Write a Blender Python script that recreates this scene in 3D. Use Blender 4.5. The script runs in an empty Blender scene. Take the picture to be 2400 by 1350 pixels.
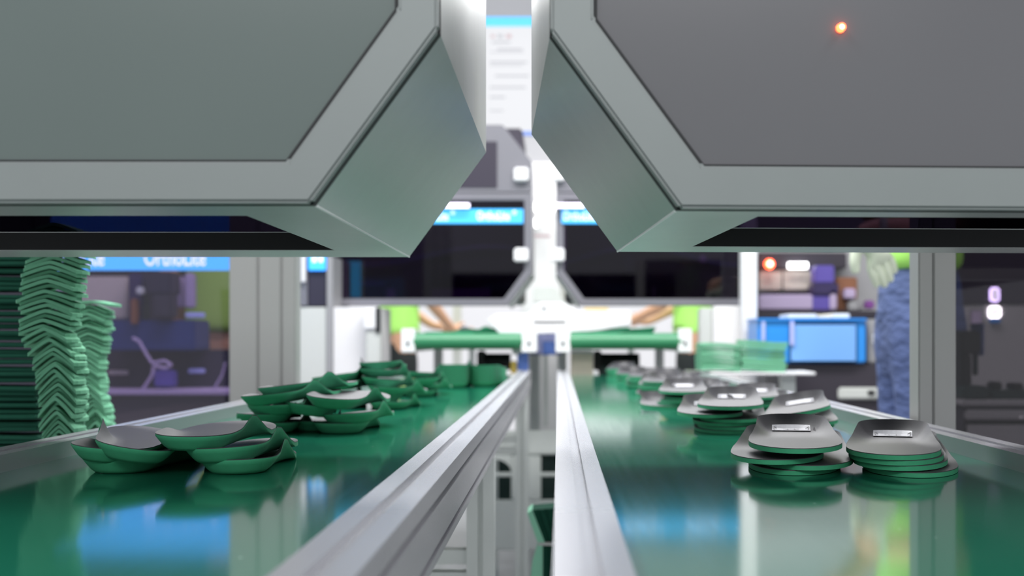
import bpy, bmesh, math, random
from mathutils import Vector, Matrix, Euler

random.seed(7)
scene = bpy.context.scene
C = scene.collection
R = math.radians

# ------------------------------------------------------------------ camera
F, PX, PY, H = 3000.0, 1308.0, 793.0, 0.135     # focal length in px, vanishing point of the belts, eye height over belt
cam_d = bpy.data.cameras.new('camera')
cam_d.sensor_width = 36.0
cam_d.lens = 36.0 * F / 2400.0
cam_d.shift_x = (1200.0 - PX) / 2400.0
cam_d.shift_y = (PY - 675.0) / 2400.0
cam_d.clip_start = 0.02
cam_d.dof.use_dof = True
cam_d.dof.focus_distance = 1.32
cam_d.dof.aperture_fstop = 5.6
cam = bpy.data.objects.new('camera', cam_d)
cam.location = (0, 0, H)
cam.rotation_euler = (R(90), 0, 0)
C.objects.link(cam)
scene.camera = cam

# ------------------------------------------------------------------ world, lights, exposure
w = bpy.data.worlds.new('hall_light')
scene.world = w
w.use_nodes = True
wb = w.node_tree.nodes['Background']
wb.inputs[0].default_value = (0.90, 0.94, 1.0, 1)
wb.inputs[1].default_value = 0.55

def area(name, loc, sx, sy, power, rot=(0, 0, 0), col=(1, 1, 1)):
    d = bpy.data.lights.new(name, 'AREA')
    d.shape = 'RECTANGLE'; d.size = sx; d.size_y = sy; d.energy = power; d.color = col
    o = bpy.data.objects.new(name, d); o.location = loc; o.rotation_euler = rot
    C.objects.link(o)
    return o
area('overhead_light', (0.0, 3.3, 2.9), 3.2, 0.7, 165)
area('overhead_light', (0.0, 6.6, 2.9), 4.0, 1.0, 120)
area('overhead_light', (0.0, 9.8, 2.9), 5.0, 1.2, 150)
area('overhead_light', (-1.7, 0.4, 2.6), 0.6, 2.5, 45)  # unseen side light, set to brighten the near belts and hoods
area('overhead_light', (1.7, 0.4, 2.6), 0.6, 2.5, 45)  # unseen light for the other near side, same purpose
area('overhead_light', (0.0, -3.6, 2.5), 4.0, 0.8, 75, (R(48), 0, 0))  # unseen fill added behind the camera to brighten insole and hood fronts
scene.view_settings.view_transform = 'Standard'
scene.view_settings.look = 'None'
scene.view_settings.exposure = 0.35
scene.view_settings.gamma = 1.0
scene.view_settings.use_curve_mapping = False

FLOOR = -0.80

# ------------------------------------------------------------------ materials
def srgb(r, g, b):
    f = lambda c: (c / 255.0 / 12.92) if c <= 10 else (((c / 255.0) + 0.055) / 1.055) ** 2.4
    return (f(r), f(g), f(b), 1.0)
M = {}
def mat(name, col, rough=0.5, metal=0.0, noise=0.0, nscale=40.0, bump=0.0, bscale=200.0, spec=0.5, coat=0.0, emit=None, estr=0.0, stretch=None, bdist=.001):
    m = bpy.data.materials.new(name); m.use_nodes = True
    nt = m.node_tree; b = nt.nodes['Principled BSDF']
    b.inputs['Base Color'].default_value = col
    b.inputs['Roughness'].default_value = rough
    b.inputs['Metallic'].default_value = metal
    b.inputs['Specular IOR Level'].default_value = spec
    b.inputs['Coat Weight'].default_value = coat
    if emit:
        b.inputs['Emission Color'].default_value = emit
        b.inputs['Emission Strength'].default_value = estr
    tc = nt.nodes.new('ShaderNodeTexCoord')
    vec = tc.outputs['Object']
    if stretch:
        mp = nt.nodes.new('ShaderNodeMapping'); mp.inputs['Scale'].default_value = stretch
        nt.links.new(vec, mp.inputs['Vector']); vec = mp.outputs['Vector']
    if noise:
        n = nt.nodes.new('ShaderNodeTexNoise'); n.inputs['Scale'].default_value = nscale; n.inputs['Detail'].default_value = 4
        nt.links.new(vec, n.inputs['Vector'])
        mx = nt.nodes.new('ShaderNodeMix'); mx.data_type = 'RGBA'
        mx.inputs['A'].default_value = tuple(c * (1 - noise) for c in col[:3]) + (1,)
        mx.inputs['B'].default_value = tuple(min(1, c * (1 + noise)) for c in col[:3]) + (1,)
        nt.links.new(n.outputs['Fac'], mx.inputs['Factor'])
        nt.links.new(mx.outputs['Result'], b.inputs['Base Color'])
    if bump:
        n2 = nt.nodes.new('ShaderNodeTexNoise'); n2.inputs['Scale'].default_value = bscale; n2.inputs['Detail'].default_value = 3
        nt.links.new(vec, n2.inputs['Vector'])
        bp = nt.nodes.new('ShaderNodeBump'); bp.inputs['Strength'].default_value = bump; bp.inputs['Distance'].default_value = bdist
        nt.links.new(n2.outputs['Fac'], bp.inputs['Height']); nt.links.new(bp.outputs['Normal'], b.inputs['Normal'])
    M[name] = m
    return m

def tinted(name, col, refl=0.10, rough=0.03):
    m = bpy.data.materials.new(name); m.use_nodes = True
    nt = m.node_tree; nt.nodes.clear()
    out = nt.nodes.new('ShaderNodeOutputMaterial')
    tr = nt.nodes.new('ShaderNodeBsdfTransparent'); tr.inputs[0].default_value = col
    gl = nt.nodes.new('ShaderNodeBsdfGlossy'); gl.inputs['Roughness'].default_value = rough; gl.inputs[0].default_value = (1, 1, 1, 1)
    fr = nt.nodes.new('ShaderNodeFresnel'); fr.inputs[0].default_value = 1.45
    ml = nt.nodes.new('ShaderNodeMath'); ml.operation = 'MULTIPLY'; ml.inputs[1].default_value = refl / 0.04
    ml.use_clamp = True
    mx = nt.nodes.new('ShaderNodeMixShader')
    nt.links.new(fr.outputs[0], ml.inputs[0]); nt.links.new(ml.outputs[0], mx.inputs[0])
    nt.links.new(tr.outputs[0], mx.inputs[1]); nt.links.new(gl.outputs[0], mx.inputs[2])
    nt.links.new(mx.outputs[0], out.inputs[0])
    M[name] = m
    return m

mat('hood_metal', srgb(192, 194, 193), 0.36, 0.7, noise=0.05, nscale=30, bump=0.06, bscale=900)
mat('hood_paint', srgb(130, 135, 134), 0.42, 0.15, noise=0.04, nscale=18, bump=0.05, bscale=700)
mat('hood_panel', srgb(95, 105, 102), 0.22, 0.0, noise=0.10, nscale=3.5)
mat('hood_panel_warm', srgb(97, 96, 99), 0.22, 0.0, noise=0.07, nscale=4.0)
mat('gasket', srgb(22, 24, 26), 0.6)
mat('shade_black', srgb(8, 8, 11), 0.5)  # black that paints the shade inside the hoods
mat('highlight_white', srgb(235, 235, 235), 0.35)  # white for the painted highlights along hood edges
mat('aluminium', srgb(174, 174, 179), 0.26, 0.45, noise=0.015, nscale=30, bump=0.01, bscale=300, stretch=(8, 0.4, 8))
mat('slot_dark', srgb(120, 118, 118), 0.45, 0.6)
mat('leg_grey', srgb(205, 210, 206), 0.45, 0.2)
mat('post_grey', srgb(158, 158, 156), 0.45, 0.25)
mat('post_white', srgb(228, 226, 226), 0.5)
mat('foam', srgb(62, 156, 114), 0.75, noise=0.10, nscale=120, bump=0.15, bscale=900, spec=0.3)
mat('foam_pale', srgb(108, 172, 138), 0.8, noise=0.10, nscale=90, bump=0.2, bscale=800, spec=0.2)
mat('foam_mint', srgb(150, 216, 184), 0.8)
mat('foam_dark', srgb(22, 74, 58), 0.8, noise=0.15, nscale=60, bump=0.2, bscale=700, spec=0.2)
mat('cover', srgb(60, 59, 63), 0.5, noise=0.06, nscale=200, bump=0.05, bscale=2500, spec=0.5)
mat('label', srgb(190, 190, 196), 0.4, 0.0, noise=0.12, nscale=160, bump=0.15, bscale=500)
mat('label_ink', srgb(70, 70, 74), 0.5)
mat('floor', srgb(176, 178, 180), 0.35, noise=0.08, nscale=2)
mat('wall', srgb(226, 224, 226), 0.7)
mat('roller_green', srgb(52, 128, 88), 0.3, noise=0.05, nscale=10)
mat('plastic_white', srgb(232, 231, 232), 0.45)
mat('plastic_grey', srgb(196, 198, 194), 0.45)
mat('cabinet_white', srgb(222, 220, 220), 0.5)
mat('cabinet_grey', srgb(150, 149, 151), 0.5)
mat('dark_cabinet', srgb(52, 47, 56), 0.5)
mat('dark_machine', srgb(44, 38, 54), 0.45)
mat('frame_dark', srgb(118, 117, 124), 0.45, 0.1)
mat('blue_bin', srgb(46, 140, 224), 0.35)
mat('blue_pale', srgb(120, 172, 236), 0.35)
mat('blue_strip', srgb(180, 186, 236), 0.4)
mat('blue_deep', srgb(40, 56, 110), 0.4)
mat('purple', srgb(92, 78, 160), 0.45)
mat('purple_dark', srgb(50, 40, 82), 0.45)
mat('lilac', srgb(176, 160, 190), 0.5)
mat('plum', srgb(124, 70, 140), 0.5)
mat('beige', srgb(186, 178, 168), 0.6)
mat('cream', srgb(238, 228, 206), 0.6)
mat('orange_brown', srgb(128, 84, 58), 0.6)
mat('black_plastic', srgb(16, 18, 18), 0.5)
mat('dark_green', srgb(16, 44, 40), 0.55)
mat('bolt', srgb(70, 70, 72), 0.4, 0.7)
mat('jeans', srgb(76, 91, 134), 0.85, noise=0.30, nscale=7, bump=1.0, bscale=13, stretch=(1, 1, 2.2), bdist=.02)
mat('jeans_seam', srgb(128, 142, 184), 0.8)
mat('trousers_dark', srgb(22, 30, 30), 0.8)
mat('hivis', srgb(176, 240, 116), 0.7, noise=0.05, nscale=20)
mat('hivis_dim', srgb(150, 190, 84), 0.7)
mat('skin', srgb(206, 160, 128), 0.55)
mat('hair', srgb(30, 24, 22), 0.6)
mat('glove', srgb(214, 222, 200), 0.8, noise=0.12, nscale=40, bump=0.4, bscale=120)
mat('belt_leather', srgb(20, 20, 24), 0.5)
mat('yellow', srgb(238, 206, 96), 0.5)
mat('blue_label', srgb(110, 146, 232), 0.4)
mat('sign_blue', srgb(60, 160, 226), 0.4, emit=srgb(64, 176, 240), estr=0.75)
mat('sign_blue_bright', srgb(60, 160, 226), 0.4, emit=srgb(84, 190, 250), estr=2.3)
mat('sign_white_bright', srgb(235, 238, 245), 0.4, emit=srgb(226, 234, 246), estr=2.6)
mat('sign_white', srgb(235, 238, 245), 0.4, emit=srgb(226, 234, 246), estr=0.85)
mat('screen_white', srgb(70, 70, 72), 0.4, emit=srgb(238, 239, 243), estr=0.66)
mat('screen_grey', srgb(70, 70, 72), 0.4, emit=srgb(196, 197, 205), estr=0.6)
mat('screen_pink', srgb(70, 70, 72), 0.4, emit=srgb(220, 186, 192), estr=0.6)
mat('lamp_white', (1, 1, 1, 1), 0.4, emit=(1, 1, 1, 1), estr=4.0)
mat('lamp_lilac', (0.9, 0.85, 1, 1), 0.4, emit=(0.86, 0.78, 1, 1), estr=2.2)
mat('led_red', srgb(255, 60, 30), 0.3, emit=(1.0, 0.10, 0.03, 1), estr=6.0)
mat('led_core', srgb(255, 190, 170), 0.3, emit=(1.0, 0.55, 0.42, 1), estr=5.0)
tinted('glass_purple', (0.56, 0.52, 0.62, 1), 0.05)
tinted('glass_hood', (0.13, 0.11, 0.16, 1), 0.03)
tinted('glass_dark', (0.26, 0.18, 0.34, 1), 0.04)
tinted('glass_smoke', (0.42, 0.40, 0.42, 1), 0.04)

# glossy belt: green PVC with a few dust flecks and fine length-wise scuffs
def belt_material():
    m = bpy.data.materials.new('belt_green'); m.use_nodes = True
    nt = m.node_tree; b = nt.nodes['Principled BSDF']
    tc = nt.nodes.new('ShaderNodeTexCoord')
    vo = nt.nodes.new('ShaderNodeTexVoronoi'); vo.inputs['Scale'].default_value = 26; vo.inputs['Randomness'].default_value = 1
    nt.links.new(tc.outputs['Object'], vo.inputs['Vector'])
    lt = nt.nodes.new('ShaderNodeMath'); lt.operation = 'LESS_THAN'; lt.inputs[1].default_value = 0.030
    nt.links.new(vo.outputs['Distance'], lt.inputs[0])
    ns = nt.nodes.new('ShaderNodeTexNoise'); ns.inputs['Scale'].default_value = 5
    nt.links.new(tc.outputs['Object'], ns.inputs['Vector'])
    gt = nt.nodes.new('ShaderNodeMath'); gt.operation = 'GREATER_THAN'; gt.inputs[1].default_value = 0.50
    nt.links.new(ns.outputs['Fac'], gt.inputs[0])
    mu = nt.nodes.new('ShaderNodeMath'); mu.operation = 'MULTIPLY'
    nt.links.new(lt.outputs[0], mu.inputs[0]); nt.links.new(gt.outputs[0], mu.inputs[1])
    mx = nt.nodes.new('ShaderNodeMix'); mx.data_type = 'RGBA'
    mx.inputs['A'].default_value = srgb(24, 100, 77); mx.inputs['B'].default_value = srgb(170, 200, 190)
    nt.links.new(mu.outputs[0], mx.inputs['Factor']); nt.links.new(mx.outputs['Result'], b.inputs['Base Color'])
    mp = nt.nodes.new('ShaderNodeMapping'); mp.inputs['Scale'].default_value = (160, 3, 1)
    nt.links.new(tc.outputs['Object'], mp.inputs['Vector'])
    n2 = nt.nodes.new('ShaderNodeTexNoise'); n2.inputs['Scale'].default_value = 1.0; n2.inputs['Detail'].default_value = 2
    nt.links.new(mp.outputs['Vector'], n2.inputs['Vector'])
    mr = nt.nodes.new('ShaderNodeMapRange'); mr.inputs['To Min'].default_value = 0.07; mr.inputs['To Max'].default_value = 0.10
    nt.links.new(n2.outputs['Fac'], mr.inputs['Value']); nt.links.new(mr.outputs['Result'], b.inputs['Roughness'])
    b.inputs['IOR'].default_value = 1.6
    M['belt_green'] = m
belt_material()

# ------------------------------------------------------------------ helpers
def link(name, me, m=None, parent=None, smooth=False):
    o = bpy.data.objects.new(name, me)
    if m is not None and not me.materials:
        me.materials.append(M[m] if isinstance(m, str) else m)
    C.objects.link(o)
    if parent: o.parent = parent
    if smooth:
        for p in me.polygons: p.use_smooth = True
    return o

def tag(o, label, cat, group=None, kind=None):
    if label: o['label'] = label
    if cat: o['category'] = cat
    if group: o['group'] = group
    if kind: o['kind'] = kind
    return o

def thing(name, loc, label, cat, group=None, rz=0.0):
    o = bpy.data.objects.new(name, None); o.location = loc; o.rotation_euler = (0, 0, rz)
    o.empty_display_size = 0.05
    C.objects.link(o)
    return tag(o, label, cat, group)

def pt(x, y, Y):
    return Vector(((x - PX) * Y / F, Y, H - (y - PY) * Y / F))

class MB:
    def __init__(s): s.v = []; s.f = []
    def add(s, vs, fs):
        n = len(s.v); s.v += [tuple(v) for v in vs]; s.f += [tuple(i + n for i in f) for f in fs]; return s
    def box(s, x0, x1, y0, y1, z0, z1):
        return s.add([(x0, y0, z0), (x1, y0, z0), (x1, y1, z0), (x0, y1, z0), (x0, y0, z1), (x1, y0, z1), (x1, y1, z1), (x0, y1, z1)],
                     [(0, 3, 2, 1), (4, 5, 6, 7), (0, 1, 5, 4), (1, 2, 6, 5), (2, 3, 7, 6), (3, 0, 4, 7)])
    def prism(s, poly, y0, y1):          # poly in (x, z), any winding, extruded along y
        n = len(poly)
        a = sum(poly[i][0] * poly[(i + 1) % n][1] - poly[(i + 1) % n][0] * poly[i][1] for i in range(n))
        if a < 0: poly = poly[::-1]
        vs = [(x, y0, z) for x, z in poly] + [(x, y1, z) for x, z in poly]
        fs = [tuple(range(n)), tuple(range(2 * n - 1, n - 1, -1))]
        fs += [(i, i + n, (i + 1) % n + n, (i + 1) % n) for i in range(n)]
        return s.add(vs, fs)
    def cyl(s, a, b, r, r2=None, n=20):
        a = Vector(a); b = Vector(b); d = (b - a).normalized()
        u = d.orthogonal().normalized(); v = d.cross(u); r2 = r if r2 is None else r2
        vs = []
        for k in range(n):
            t = 2 * math.pi * k / n
            vs.append(a + (u * math.cos(t) + v * math.sin(t)) * r)
        for k in range(n):
            t = 2 * math.pi * k / n
            vs.append(b + (u * math.cos(t) + v * math.sin(t)) * r2)
        fs = [tuple(range(n - 1, -1, -1)), tuple(range(n, 2 * n))] + [(i, (i + 1) % n, (i + 1) % n + n, i + n) for i in range(n)]
        return s.add(vs, fs)
    def tube(s, pts, r, n=8):
        for a, b in zip(pts[:-1], pts[1:]): s.cyl(a, b, r, n=n)
        return s
    def ring(s, outer, inner, y0, y1):   # frame between two polygons with the same number of corners, extruded along y
        n = len(outer)
        vs = [(x, y0, z) for x, z in outer] + [(x, y0, z) for x, z in inner] + [(x, y1, z) for x, z in outer] + [(x, y1, z) for x, z in inner]
        fs = []
        for i in range(n):
            j = (i + 1) % n
            fs += [(i, j, n + j, n + i), (2 * n + i, 3 * n + i, 3 * n + j, 2 * n + j),
                   (i, 2 * n + i, 2 * n + j, j), (n + i, n + j, 3 * n + j, 3 * n + i)]
        return s.add(vs, fs)
    def mesh(s, name='m', fix=True, bevel=0.0, seg=2):
        me = bpy.data.meshes.new(name); me.from_pydata(s.v, [], s.f)
        if fix or bevel:
            bm = bmesh.new(); bm.from_mesh(me)
            bmesh.ops.recalc_face_normals(bm, faces=bm.faces)
            if bevel:
                ed = [e for e in bm.edges if len(e.link_faces) == 2 and e.calc_face_angle(0) > 0.5]
                bmesh.ops.bevel(bm, geom=ed, offset=bevel, segments=seg, affect='EDGES', clamp_overlap=True)
            bm.to_mesh(me); bm.free()
        return me
    def build(s, name, m, parent=None, bevel=0.0, smooth=False, seg=2):
        return link(name, s.mesh(name, True, bevel, seg), m, parent, smooth)

def pbox(name, x0, x1, y0, y1, Y, d, m, parent=None, bevel=0.0, off=None):
    a = pt(x0, y1, Y); b = pt(x1, y0, Y)
    o = off or Vector((0, 0, 0))
    return MB().box(a.x - o.x, b.x - o.x, Y - o.y, Y + d - o.y, a.z - o.z, b.z - o.z).build(name, m, parent, bevel)

def text_mesh(name, body, size, m, parent=None, loc=(0, 0, 0), align='CENTER', ext=0.001):
    cu = bpy.data.curves.new(name, 'FONT'); cu.body = body; cu.size = size; cu.extrude = ext
    cu.align_x = align; cu.align_y = 'CENTER'; cu.resolution_u = 3
    cu.offset = size * 0.012
    t = bpy.data.objects.new(name + '_tmp', cu); C.objects.link(t)
    dg = bpy.context.evaluated_depsgraph_get(); dg.update()
    me = bpy.data.meshes.new_from_object(t.evaluated_get(dg))
    bpy.data.objects.remove(t)
    me.materials.clear(); me.materials.append(M[m])
    me.transform(Matrix.Rotation(R(90), 4, 'X'))
    o = bpy.data.objects.new(name, me); C.objects.link(o); o.location = loc
    if parent: o.parent = parent
    return o

# ================================================================== SETTING
tag(MB().box(-7, 7, -2.5, 13.2, FLOOR - 0.1, FLOOR).build('floor', 'floor'), 'pale grey factory floor under the conveyors', None, kind='structure')
tag(MB().box(-7, 7, 13.0, 13.2, FLOOR, 4.2).build('wall_far', 'wall'), 'white far wall of the factory hall', None, kind='structure')

# ================================================================== CONVEYORS
RT, RB = 0.018, -0.0497           # rail top and rail bottom
def rail_poly(x0, x1, zt, zb, side):
    """aluminium profile seen end on: one groove in the top, two grooves in the visible side"""
    xc = (x0 + x1) / 2; g = 0.0048; dp = 0.006; h = zt - zb
    top = [(xc - g, zt), (xc - g, zt - dp), (xc + g, zt - dp), (xc + g, zt)]
    s1, s2, q = zt - h * 0.275, zt - h * 0.845, 0.0032
    if side > 0:
        r = [(x1, zt), (x1, s1 + q), (x1 - dp, s1 + q), (x1 - dp, s1 - q), (x1, s1 - q), (x1, s2 + q), (x1 - dp, s2 + q), (x1 - dp, s2 - q), (x1, s2 - q), (x1, zb)]
        return [(x0, zb), (x0, zt)] + top + r
    l = [(x0, zb), (x0, s2 - q), (x0 + dp, s2 - q), (x0 + dp, s2 + q), (x0, s2 + q), (x0, s1 - q), (x0 + dp, s1 - q), (x0 + dp, s1 + q), (x0, s1 + q), (x0, zt)]
    return l + top + [(x1, zt), (x1, zb)]

def conveyor(label, xo0, xo1, xi0, xi1, mirror, y0, y1, legs, group='near belt conveyors'):
    """xo = outer rail, xi = inner rail; mirror -1 when the outer rail is on the -x side"""
    o = thing('belt_conveyor', (0, 0, 0), label, 'conveyor', group)
    bx0, bx1 = (xo1, xi0) if mirror < 0 else (xi1, xo0)
    MB().box(bx0, bx1, y0, y1, -0.012, 0.0).build('belt', 'belt_green', o)
    MB().box(bx0, bx1, y0, y1, -0.046, -0.013).build('belt_bed', 'plastic_grey', o)
    MB().prism(rail_poly(xo0, xo1, RT, RB, 1 if mirror > 0 else -1), y0, y1).build('side_rail', 'aluminium', o)
    MB().prism(rail_poly(xi0, xi1, RT, RB, -1 if mirror > 0 else 1), y0, y1).build('side_rail', 'aluminium', o)
    for ly in legs:
        for (a, b) in ((xo0, xo1), (xi0, xi1)):
            xc = (a + b) / 2; g = 0.004
            p = [(a, ly), (xc - g, ly), (xc - g, ly + .006), (xc + g, ly + .006), (xc + g, ly), (b, ly), (b, ly + .043), (a, ly + .043)]
            vs = [(x, y, FLOOR + .012) for x, y in p] + [(x, y, RB) for x, y in p]; n = len(p)
            lg = MB().add(vs, [tuple(range(n)), tuple(range(2 * n - 1, n - 1, -1))] + [(i, (i + 1) % n, (i + 1) % n + n, i + n) for i in range(n)]).build('leg', 'leg_grey', o)
            MB().cyl((xc, ly + .02, FLOOR), (xc, ly + .02, FLOOR + .02), 0.03).build('foot', 'black_plastic', lg)
        x0, x1 = sorted((xo0, xi0))[0], sorted((xo1, xi1))[1]
        for z in (-0.197, -0.232):
            MB().box(x0 + .043, x1 - .043, ly + .005, ly + .038, z - .022, z).build('crossbar', 'leg_grey', o)
    return o
cvL = conveyor('green belt conveyor carrying tumbled insoles with heels towards the camera', -0.600, -0.559, -0.1433, -0.0998, -1, 0.25, 4.72, (0.6, 2.0, 4.3))
cvR = conveyor('green belt conveyor carrying neat insole stacks with toes towards the camera', 0.4666, 0.509, -0.0025, 0.0384, 1, 0.25, 4.72, (0.6, 2.0, 4.3))

# ================================================================== NEAR MACHINE HOODS
def hood(label, origin, rz, Lc, U, gL, gU, D, far_x, sgn, front_strip, side_w, back_w, panel_mat):
    """sgn -1: hood runs to -x from its cut corner; all shape points relative to origin (x, z)."""
    o = thing('machine_hood', origin, label, 'machine hood', 'cut-corner hoods over the conveyors', rz)
    ztop = 0.58; zb = Lc[1]; t = 0.016
    fx = far_x
    tl = 0.031
    outer = [(fx, zb), Lc, U, (U[0], ztop), (fx, ztop)]
    inner = [(fx - sgn * tl, gL[1]), gL, gU, (gU[0], ztop - tl), (fx - sgn * tl, ztop - tl)]
    MB().ring(outer, inner, 0, t).build('front_frame', 'hood_paint', o, bevel=0.0025)
    cx = (gL[0] + fx) / 2; cz = (gL[1] + ztop) / 2
    MB().ring(outer, [(cx + (x - cx) * 0.99, cz + (z - cz) * 0.985) for x, z in outer], t, t + .010).build('edge_band', 'gasket', o)  # dark band just behind the rim of the front frame
    gk = [(cx + (x - cx) * 0.9935, cz + (z - cz) * 0.990) for x, z in inner]
    MB().ring(inner, gk, 0.003, t).build('gasket', 'gasket', o)
    MB().prism(gk, 0.0045, 0.010).build('front_panel', panel_mat, o)
    # cut-corner sheet and the upright inner side
    n = Vector((U[1] - Lc[1], 0, -(U[0] - Lc[0]))).normalized() * 0.004
    if n.x * sgn < 0: n = -n
    MB().prism([Lc, U, (U[0] + n.x, U[1] + n.z), (Lc[0] + n.x, Lc[1] + n.z)], t + .010, D).build('corner_panel', 'hood_metal', o)
    MB().box(min(U[0], U[0] + sgn * .004), max(U[0], U[0] + sgn * .004), t + .010, D, U[1], ztop).build('side_panel', 'hood_metal', o)
    # bottom flanges: front, along the cut corner, back rail
    e = 0.004
    MB().box(min(fx, Lc[0]), max(fx, Lc[0]), t + .010, front_strip, zb, zb + e).build('bottom_flange', 'hood_metal', o)
    MB().cyl((Lc[0], t + .011, zb + .0003), (Lc[0], D, zb + .0003), .0011, n=8).build('edge_highlight', 'highlight_white', o)  # bright strip stands in for light caught on the lower edge
    xs = Lc[0] + sgn * side_w
    MB().add([(Lc[0], front_strip, zb), (xs, front_strip, zb), (xs, D, zb), (Lc[0], D, zb),
              (Lc[0], front_strip, zb + e), (xs, front_strip, zb + e), (xs, D, zb + e), (Lc[0], D, zb + e)],
             [(0, 1, 2, 3), (4, 5, 6, 7), (0, 1, 5, 4), (1, 2, 6, 5), (2, 3, 7, 6), (3, 0, 4, 7)]).build('bottom_flange', 'hood_metal', o)
    bx0, bx1 = min(fx, Lc[0]), max(fx, Lc[0])
    br = MB().box(min(fx, xs), max(fx, xs), D - back_w, D, zb, zb + 0.018).build('back_rail', 'hood_metal', o)
    MB().box(min(fx, xs), max(fx, xs), D - back_w - .002, D - back_w, zb + .0005, zb + 0.0205).build('rail_shade', 'shade_black', br)  # black sheet stands in for shade on the rail's inner face
    MB().box(min(fx, xs), max(fx, xs), D - back_w - .003, D - back_w + .004, zb + 0.0205, zb + 0.0212).build('edge_highlight', 'highlight_white', br)  # white line painted as the highlight on the rail's top edge
    MB().prism([(fx, zb + .0215), (xs, zb + .0215), (Lc[0] + sgn * .012, zb + .03), (U[0] + sgn * .008, U[1]), (U[0] + sgn * .008, ztop), (fx, ztop)], D - 0.012, D - 0.008).build('back_window', 'glass_hood', o)
    MB().box(min(fx, U[0]), max(fx, U[0]), 0, D, ztop, ztop + .01).build('top_panel', 'hood_paint', o)
    MB().box(min(fx, fx + sgn * .01), max(fx, fx + sgn * .01), 0, D, zb, ztop + .01).build('end_panel', 'hood_paint', o)
    return o
def rel(x, y, Y, ox, oz=0):
    p = pt(x, y, Y); return (p.x - ox, p.z - oz)
YL, YR = 0.962, 1.0
oxL = pt(725, 475, YL).x; oxR = pt(1595, 487, YR).x
hood('large grey hood with cut corner, left of the gap', (oxL, YL, 0), 0,
     (0, 0.237), rel(1026, 65, YL, oxL), rel(676, 378, YL, oxL), rel(933, 20, YL, oxL), 0.645, -0.72, -1, 0.103, 0.072, 0.122, 'hood_panel')
hR = hood('large grey hood with cut corner and red pilot lamp, right of the gap', (oxR, YR, 0), R(2.9),
     (0, 0.237), rel(1291, 75, YR, oxR), rel(1645, 388, YR, oxR), rel(1391, 45, YR, oxR), 0.508, 0.74, 1, 0.068, 0.075, 0.086, 'hood_panel_warm')
p = pt(1970, 67, YR * 1.012)
lmp = MB().cyl((p.x - oxR, 0.0045, p.z), (p.x - oxR, -0.0005, p.z), 0.0036, 0.0032).build('pilot_lamp', 'led_red', hR)
lmp['label'] = 'small glowing red pilot lamp on the dark panel'
MB().cyl((p.x - oxR, -0.0005, p.z), (p.x - oxR, -0.0025, p.z), 0.0018, 0.0010).build('lamp_tip', 'led_core', lmp)

# ================================================================== INSOLES
L_IN = 0.260
def outline(y):
    """half width (medial +x, lateral -x) of the insole at distance y from the heel"""
    t = y / L_IN
    med = [(.16, .0385), (.26, .0392), (.34, .0392), (.42, .0402), (.50, .0430), (.56, .0462), (.60, .0470)]
    lat = [(.16, .0385), (.26, .0408), (.34, .0425), (.42, .0445), (.50, .0468), (.56, .0484), (.60, .0488)]
    def ev(tab):
        if t < .16: return tab[0][1] * math.sqrt(max(0, 1 - ((.16 - t) / .16) ** 2))
        if t > .60: return tab[-1][1] * max(0, 1 - ((t - .60) / .40) ** 2.15) ** .5
        for (a, b), (c, d) in zip(tab[:-1], tab[1:]):
            if a <= t <= c: return b + (d - b) * (t - a) / (c - a)
        return 0
    return ev(med), ev(lat)
def sstep(a, b, x):
    x = max(0.0, min(1.0, (x - a) / (b - a))); return x * x * (3 - 2 * x)
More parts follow.
